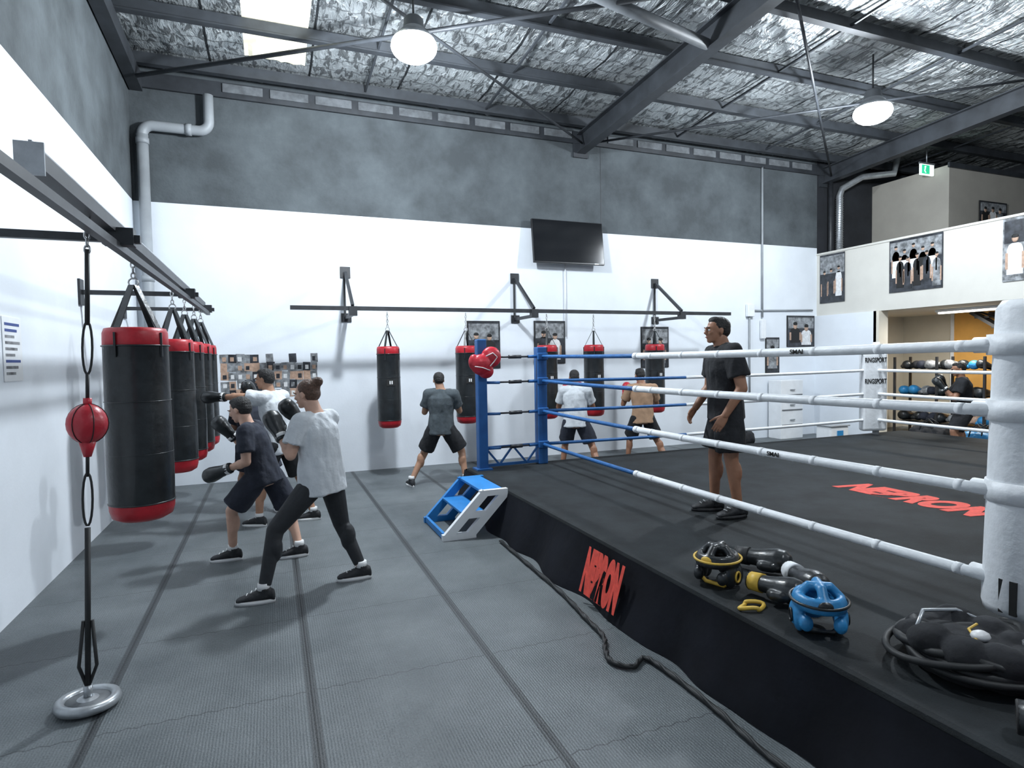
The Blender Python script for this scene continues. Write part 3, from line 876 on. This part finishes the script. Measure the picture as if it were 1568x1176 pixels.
# ------------------------------------------------------------------ people
def person(name, loc, rz, J, skin, hair, tee, bottom='shorts', bmat=None, shoes=None, sole=None, gloves=None, bun=False, k=1., hk=1., socks=True, loose=1.):
    E = empty(name, loc, rz)
    J = {a: V(b2) for a, b2 in J.items()}
    hl, hr, kl, kr, al, ar = (J[q] for q in ('hl', 'hr', 'kl', 'kr', 'al', 'ar'))
    sl, sr, el, er, wl, wr = (J[q] for q in ('sl', 'sr', 'el', 'er', 'wl', 'wr'))
    neck, head = J['neck'], J['head']
    pel, sc = (hl+hr)/2, (sl+sr)/2
    up = (sc-pel).normalized()
    def orth(side):
        s = (side-up*side.dot(up)).normalized(); f = up.cross(s)
        return s, f
    s0, f0 = orth(hr-hl); s1, f1 = orth(sr-sl)
    def sec(t, w, d, off=0.):
        s = s0.lerp(s1, min(1, max(0, t))).normalized(); f = up.cross(s)
        return (pel.lerp(sc, t)+f*off, s*w*k, f*d*k)
    # --- bare body, one fused surface
    mb = MB()
    mb.loft([sec(-.2, .10, .08), sec(0, .155, .11), sec(.2, .14, .10), sec(.42, .125, .09), sec(.7, .15, .108), sec(.88, .155, .10), sec(1.0, .12, .075), (neck, s1*.058*k, f1*.055*k)], skin, 24)
    def cap(p, q, r0, r1):
        mb.cyl(p, q, r0*k, skin, r1=r1*k, n=16); mb.sph(p, r0*k, skin, 14); mb.sph(q, r1*k, skin, 14)
    for s_, e_, w_ in ((sl, el, wl), (sr, er, wr)):
        cap(sc.lerp(s_, .4), s_, .06, .056); cap(s_, e_, .052, .04)
        cap(e_, w_, .041, .027); mb.sph(e_.lerp(w_, .28), .043*k, skin, 14); mb.sph(s_.lerp(e_, .45), .05*k, skin, 14)
    BK = []
    for h_, k_, a_ in ((hl, kl, al), (hr, kr, ar)):
        cap(h_, k_, .085, .053); cap(k_, a_, .052, .034)
        bk = (h_+a_)/2-k_; bk.z = 0; bk = bk.normalized()*.016 if bk.length > .01 else V((0, 0, 0))
        BK.append(bk)
        mb.sph(k_.lerp(a_, .3)+bk, (.052*k, .052*k, .10*k), skin, 14)
    # head
    hf = J['look'].normalized(); hu = V((0, 0, 1)) if 'hup' not in J else J['hup']
    hu = (hu-hf*hu.dot(hf)).normalized(); hs = hf.cross(hu)
    HR = Matrix((hs, hf, hu)).transposed()
    def hp(a, b2, c): return head + hs*a*hk + hf*b2*hk + hu*c*hk
    def hell(a, b2, c, ra, rb, rc, m=None, mbx=None): (mbx or mb).sph(hp(a, b2, c), (ra*hk, rb*hk, rc*hk), m or skin, 16, rot=HR)
    hell(0, -.010, .025, .074, .093, .088)
    hell(0, .022, -.035, .057, .068, .070)
    hell(0, .060, -.088, .026, .026, .022); hell(0, .03, -.075, .045, .05, .03)
    hell(0, .093, .018, .040, .012, .010)
    mb.loft([(hp(0, .088, .012), hs*.007, hf*.008), (hp(0, .100, -.012), hs*.010, hf*.012), (hp(0, .106, -.028), hs*.016, hf*.014), (hp(0, .09, -.04), hs*.014, hf*.01)], skin, 12)
    hell(.035, .07, -.02, .02, .018, .02); hell(-.035, .07, -.02, .02, .018, .02)
    hell(0, .083, -.060, .022, .013, .011)
    for s_ in (-1, 1): hell(s_*.077, -.008, -.012, .008, .017, .030)
    mb.cyl(neck-up*.03, hp(0, -.022, -.05), .060*k, skin, r1=.054*k, n=16)
    blob(mb, 'body', E, .0075, 5)
    # eyes, brows, mouth
    mb = MB()
    for s_ in (-1, 1):
        hell(s_*.030, .083, .000, .0125, .011, .008, eye_w, mb)
        hell(s_*.030, .0905, .000, .006, .005, .006, eye_d, mb)
        mb.tube([hp(s_*.015, .101, .019), hp(s_*.032, .097, .024), hp(s_*.048, .083, .019)], .0035, hair, 6)
    mb.tube([hp(-.02, .091, -.061), hp(0, .0975, -.059), hp(.02, .091, -.061)], .0035, lip_m, 6)
    mb.done('face', E)
    # hair
    mb = MB()
    hell(0, -.024, .034, .081, .095, .085, hair, mb)
    hell(0, -.05, .0, .072, .068, .07, hair, mb)
    if bun: hell(0, -.115, .085, .040, .042, .040, hair, mb); hell(0, -.08, .06, .05, .05, .05, hair, mb)
    else: hell(0, .012, .085, .058, .062, .033, hair, mb)
    blob(mb, 'hair', E, .008, 2)
    # tee
    mb = MB(); q_ = loose
    mb.loft([sec(-.16, .178*q_, .134*q_), sec(.1, .172*q_, .128*q_), sec(.42, .156*q_, .118*q_), sec(.7, .172, .129), sec(.88, .172, .118), sec(1.02, .13, .085), (neck.lerp(sc, .25), s1*.075*k, f1*.07*k)], tee, 28)
    for s_, e_ in ((sl, el), (sr, er)):
        mb.sph(s_, .069*k, tee, 14); mb.cyl(sc.lerp(s_, .4), s_, .074*k, tee, r1=.068*k)
        mb.cyl(s_, s_.lerp(e_, .68), .069*k, tee, r1=.076*k, n=18)
    blob(mb, 'shirt', E, .009, 3, wr=.012)
    # bottoms
    mb = MB(); m = bmat or black_cloth
    if bottom == 'shorts':
        mb.loft([sec(-.16, .15, .12), sec(0, .166, .123), sec(.2, .156, .113)], m, 24)
        for h_, k_ in ((hl, kl), (hr, kr)):
            mb.sph(h_, .10*k, m, 16); mb.cyl(h_, h_.lerp(k_, .86), .102*k, m, r1=.108*k, n=20)
        blob(mb, 'shorts', E, .010, 3, wr=.010)
    else:
        mb.loft([sec(-.18, .11, .09), sec(0, .162, .122), sec(.2, .15, .11)], m, 24)
        for (h_, k_, a_), bk in zip(((hl, kl, al), (hr, kr, ar)), BK):
            mb.cyl(h_, k_, .098*k, m, r1=.063*k, n=18); mb.sph(h_, .104*k, m); mb.sph(k_, .063*k, m)
            mb.cyl(k_, k_.lerp(a_, .90), .062*k, m, r1=.043*k, n=18)
            mb.sph(k_.lerp(a_, .3)+bk, (.060*k, .060*k, .108*k), m)
        blob(mb, 'leggings', E, .007, 3)
    # shoes
    sm_ = shoes or shoe_bk
    for nm, a_, td in (('shoe_1', al, J['tl']), ('shoe_2', ar, J['tr'])):
        kk = .5+.5*k
        d = V((td.x, td.y, 0)).normalized(); sd = V((-d.y, d.x, 0)); zf = 0.
        b0 = V((a_.x, a_.y, zf))
        mb = MB()
        S = [(-.078, .02, .024), (-.068, .032, .042), (-.03, .038, .05), (.03, .040, .045), (.08, .044, .034), (.13, .045, .026), (.17, .036, .020), (.19, .016, .012)]
        mb.loft([(b0+d*(u*kk)+V((0, 0, .016+h*.95)), sd*w*kk, V((0, 0, h*kk))) for u, w, h in S], sm_, 18)
        mb.cyl(V((a_.x, a_.y, zf+.04)), V((a_.x, a_.y, zf+.115))-d*.005, .046*kk, sm_, r1=.044*kk)
        blob(mb, nm, E, .006, 3)
        mb = MB()
        n = 22; top = []; bot = []
        for i in range(n):
            a = 2*math.pi*i/n; u = .057+.137*math.cos(a); w = .046*math.sin(a)*(1+.12*math.cos(a))
            top.append(mb.bm.verts.new(b0+d*u*kk+sd*w*kk+V((0, 0, .030)))); bot.append(mb.bm.verts.new(b0+d*u*kk+sd*w*kk))
        for i in range(n): mb.face([bot[i], bot[(i+1) % n], top[(i+1) % n], top[i]], sole or sole_w, True)
        mb.face(top, sole or sole_w); mb.face(list(reversed(bot)), sole or sole_w)
        for q in range(3):
            c = b0+d*(.055+.03*q)*kk+V((0, 0, .105-.016*q)); mb.cyl(c-sd*.022*kk, c+sd*.022*kk, .004, sole_w, n=6)
        if socks: mb.cyl(V((a_.x, a_.y, zf+.10)), V((a_.x, a_.y, zf+.15)), .043*kk, sole_w, r1=.041*kk)
        mb.done(nm+'_sole', E)
    # hands or gloves
    for nm, e_, w_, side in (('hand_1', el, wl, -1), ('hand_2', er, wr, 1)):
        g = (w_-e_).normalized()
        if gloves:
            upv = V((0, 0, 1)) if abs(g.z) < .8 else -f1
            mb = MB(); glove_shape(mb, w_+g*.07, g, upv, gloves, 1.15); blob(mb, nm.replace('hand', 'glove'), E, .007, 4)
            x, y = frame(g); mb = MB(); mb.cyl(w_-g*.06, w_+g*.0, .048, black_print, r1=.05); mb.cyl(w_-g*.045, w_-g*.015, .052, pic_white if gloves is black_vinyl else gloves); mb.done(nm+'_cuff', E)
        else:
            inw = (pel-w_); inw.z = 0; inw = (inw-g*inw.dot(g)).normalized(); fd = g.cross(inw).normalized()
            fd = fd if fd.dot(hf) > 0 else -fd       # thumb side faces forward
            mb = MB()
            mb.loft([(w_-g*.01, fd*.027, inw*.020), (w_+g*.03, fd*.038, inw*.018), (w_+g*.085, fd*.041, inw*.014), (w_+g*.095, fd*.036, inw*.010)], skin, 16)
            for q, (o_, ln) in enumerate(((.030, .072), (.010, .080), (-.010, .074), (-.029, .058))):
                p = w_+g*.085+fd*o_; d = g.copy(); pr = .0088
                for sgi, fr in enumerate((.45, .32, .25)):
                    ang = (.28, .45, .40)[sgi]
                    d = (d*math.cos(ang)+inw*math.sin(ang)).normalized()
                    q2 = p+d*ln*fr; mb.cyl(p, q2, pr, skin, r1=pr*.92, n=10); mb.sph(p, pr, skin, 8); mb.sph(q2, pr*.92, skin, 8); p = q2; pr *= .93
            p = w_+g*.025+fd*.028; d = (g*.75+fd*.6+inw*.25).normalized()
            for ln, pr in ((.038, .012), (.030, .0105), (.024, .009)):
                q2 = p+d*ln; mb.cyl(p, q2, pr, skin, r1=pr*.92, n=10); mb.sph(p, pr, skin, 8); mb.sph(q2, pr*.92, skin, 8); p = q2; d = (d+g*.25+inw*.15).normalized()
            blob(mb, nm, E, .0035, 3)
    return E

TH = -math.radians(21.7)
# trainer standing in the ring, facing left
person('standing_man', (3.57, 4.12, PH), TH, dict(
    hl=(.02, -.085, .90), hr=(.04, .085, .90), kl=(.035, -.11, .50), kr=(-.03, .10, .50), al=(.085, -.13, .085), ar=(-.03, .12, .085),
    tl=(-1, -.25, 0), tr=(-1, .0, 0), sl=(.03, -.18, 1.38), sr=(-.02, .175, 1.38), el=(.075, -.245, 1.09), er=(-.03, .24, 1.09),
    wl=(-.06, -.235, .87), wr=(-.17, .20, .90), neck=(.0, 0, 1.46), head=(-.045, 0, 1.575), look=(-1, -.12, .03)),
    skin_brown, hair_black, black_cloth, 'shorts', black_cloth, shoe_bk, shoe_bk, None, socks=False, k=1.12)
# woman shadow boxing, turned slightly away from us
person('boxing_woman', (.285, 5.09, 0), TH, dict(
    hl=(.03, -.08, .84), hr=(.12, .07, .84), kl=(-.22, -.24, .52), kr=(.17, .16, .46), al=(-.28, -.35, .085), ar=(.34, .12, .09),
    tl=(-1, -.25, 0), tr=(-1, -.35, 0), sl=(-.03, -.15, 1.335), sr=(.12, .12, 1.34), el=(-.10, -.20, 1.09), er=(-.02, .25, 1.12),
    wl=(-.21, -.12, 1.25), wr=(-.15, .14, 1.33), neck=(.03, 0, 1.42), head=(-.03, 0, 1.55), look=(-1, .25, -.12)),
    skin_light, hair_brown, white_cloth, 'leggings', legging, shoe_bk, sole_w, black_vinyl, bun=True, k=1.07, loose=1.08)
# crouched boxer in dark clothes, behind the woman
person('boxer_in_black', (-.15, 6.02, 0), TH, dict(
    hl=(.03, -.08, .76), hr=(.10, .08, .76), kl=(-.20, -.10, .47), kr=(.24, .12, .42), al=(-.22, -.06, .085), ar=(.36, .02, .09),
    tl=(-1, -.3, 0), tr=(-1, -.4, 0), sl=(-.03, -.16, 1.19), sr=(-.06, .16, 1.20), el=(-.0, -.22, .93), er=(-.18, .2, .98),
    wl=(-.20, -.20, .86), wr=(-.30, .14, 1.14), neck=(-.08, 0, 1.26), head=(-.14, 0, 1.38), look=(-1, .15, -.3)),
    skin_light, hair_black, navy_cloth, 'shorts', navy_cloth, shoe_bk, sole_w, black_vinyl, k=1.02)
# boxer in white tee throwing a punch at the bag
person('boxer_in_white', (.02, 7.25, 0), TH, dict(
    hl=(.02, -.09, .88), hr=(.10, .09, .88), kl=(-.14, -.12, .50), kr=(.22, .14, .48), al=(-.16, -.12, .085), ar=(.36, .12, .09),
    tl=(-1, .1, 0), tr=(-1, -.2, 0), sl=(-.08, -.15, 1.42), sr=(.02, .18, 1.42), el=(-.30, -.18, 1.44), er=(-.14, .24, 1.18),
    wl=(-.52, -.16, 1.44), wr=(-.26, .12, 1.42), neck=(-.06, 0, 1.50), head=(-.10, 0, 1.625), look=(-1, .1, -.1)),
    skin_mid, hair_black, white_cloth, 'shorts', black_cloth, shoe_bk, sole_w, black_vinyl, k=1.08)
# boxer in dark kit, far left
person('boxer_in_navy', (-.22, 8.0, 0), TH, dict(
    hl=(-.07, -.08, .82), hr=(.07, .06, .82), kl=(-.18, .10, .48), kr=(.24, .02, .45), al=(-.24, .05, .085), ar=(.34, -.12, .09),
    tl=(-.8, .8, 0), tr=(-.6, .8, 0), sl=(-.14, -.1, 1.26), sr=(.06, .12, 1.28), el=(-.24, .0, 1.02), er=(-.02, .3, 1.05),
    wl=(-.28, .15, 1.22), wr=(-.10, .34, 1.24), neck=(-.06, .03, 1.35), head=(-.09, .06, 1.475), look=(-.8, .6, -.1)),
    skin_mid, hair_black, navy_cloth, 'shorts', navy_cloth, shoe_bk, sole_w, black_vinyl, k=1.06)
# man in slate tee with back to us
person('boxer_in_slate', (2.26, 8.45, 0), TH, dict(
    hl=(-.10, 0, .82), hr=(.08, 0, .82), kl=(-.27, .12, .47), kr=(.27, .10, .47), al=(-.44, -.08, .085), ar=(.33, .02, .085),
    tl=(-.5, 1, 0), tr=(.35, 1, 0), sl=(-.185, .03, 1.32), sr=(.185, .0, 1.31), el=(-.26, .12, 1.05), er=(.25, .12, 1.06),
    wl=(-.20, .32, 1.18), wr=(.12, .30, 1.22), neck=(-.01, .03, 1.40), head=(-.04, .07, 1.515), look=(-.35, 1, -.15)),
    skin_mid, hair_black, dark_grey_cloth, 'shorts', black_cloth, shoe_bk, sole_w, black_vinyl, k=1.1)
guard = lambda f=1: dict(
    hl=(-.09, 0, .80), hr=(.09, 0, .80), kl=(-.17, .2, .46), kr=(.24, .06, .44), al=(-.22, .16, .085), ar=(.36, -.22, .09),
    tl=(-.2, 1, 0), tr=(.5, 1, 0), sl=(-.19, .08, 1.29), sr=(.18, .0, 1.29), el=(-.27, .22, 1.02), er=(.27, .14, 1.02),
    wl=(-.20, .36, 1.20), wr=(.13, .28, 1.24), neck=(0, .06, 1.38), head=(-.02, .11, 1.50), look=(-.2, 1, -.15))
person('boxer_in_white', (4.42, 8.42, 0), TH-.1, guard(), skin_brown, hair_black, white_cloth, 'shorts', navy_cloth, shoe_bk, sole_w, red_glove, k=1.1)
person('boxer_in_tan', (5.62, 8.36, 0), TH+.05, guard(), skin_brown, hair_black, tan_cloth, 'shorts', black_cloth, shoe_bk, sole_w, red_glove, k=1.05)
person('gym_member', (10.85, 6.62, 0), TH+1.2, guard(), skin_brown, hair_black, black_cloth, 'shorts', black_cloth, shoe_bk, sole_w, black_vinyl, k=1.1)

# ------------------------------------------------------------------ camera
th, p, a = math.radians(21.7), math.radians(2.35), .0172
F = V((math.sin(th)*math.cos(p), math.cos(th)*math.cos(p), -math.sin(p)))
R0 = V((math.cos(th), -math.sin(th), 0)); U0 = R0.cross(F)
Rt = R0*math.cos(a)-U0*math.sin(a); Up = U0*math.cos(a)+R0*math.sin(a)
cam = bpy.data.cameras.new('camera'); co = bpy.data.objects.new('camera', cam); COL.objects.link(co)
mw = Matrix((Rt, Up, -F)).transposed().to_4x4(); mw.translation = V((0, 0, 1.8)); co.matrix_world = mw
cam.sensor_width = 36; cam.lens = 36*925/1568; cam.clip_start = .05
scene.camera = co

# ------------------------------------------------------------------ added ambient fill, entering where no front wall is built
w = bpy.data.worlds.new('world'); scene.world = w; w.use_nodes = True
bg = w.node_tree.nodes['Background']; bg.inputs[0].default_value = (.60, .73, .90, 1); bg.inputs[1].default_value = .27
scene.view_settings.view_transform = 'Standard'
scene.view_settings.exposure = 0.0
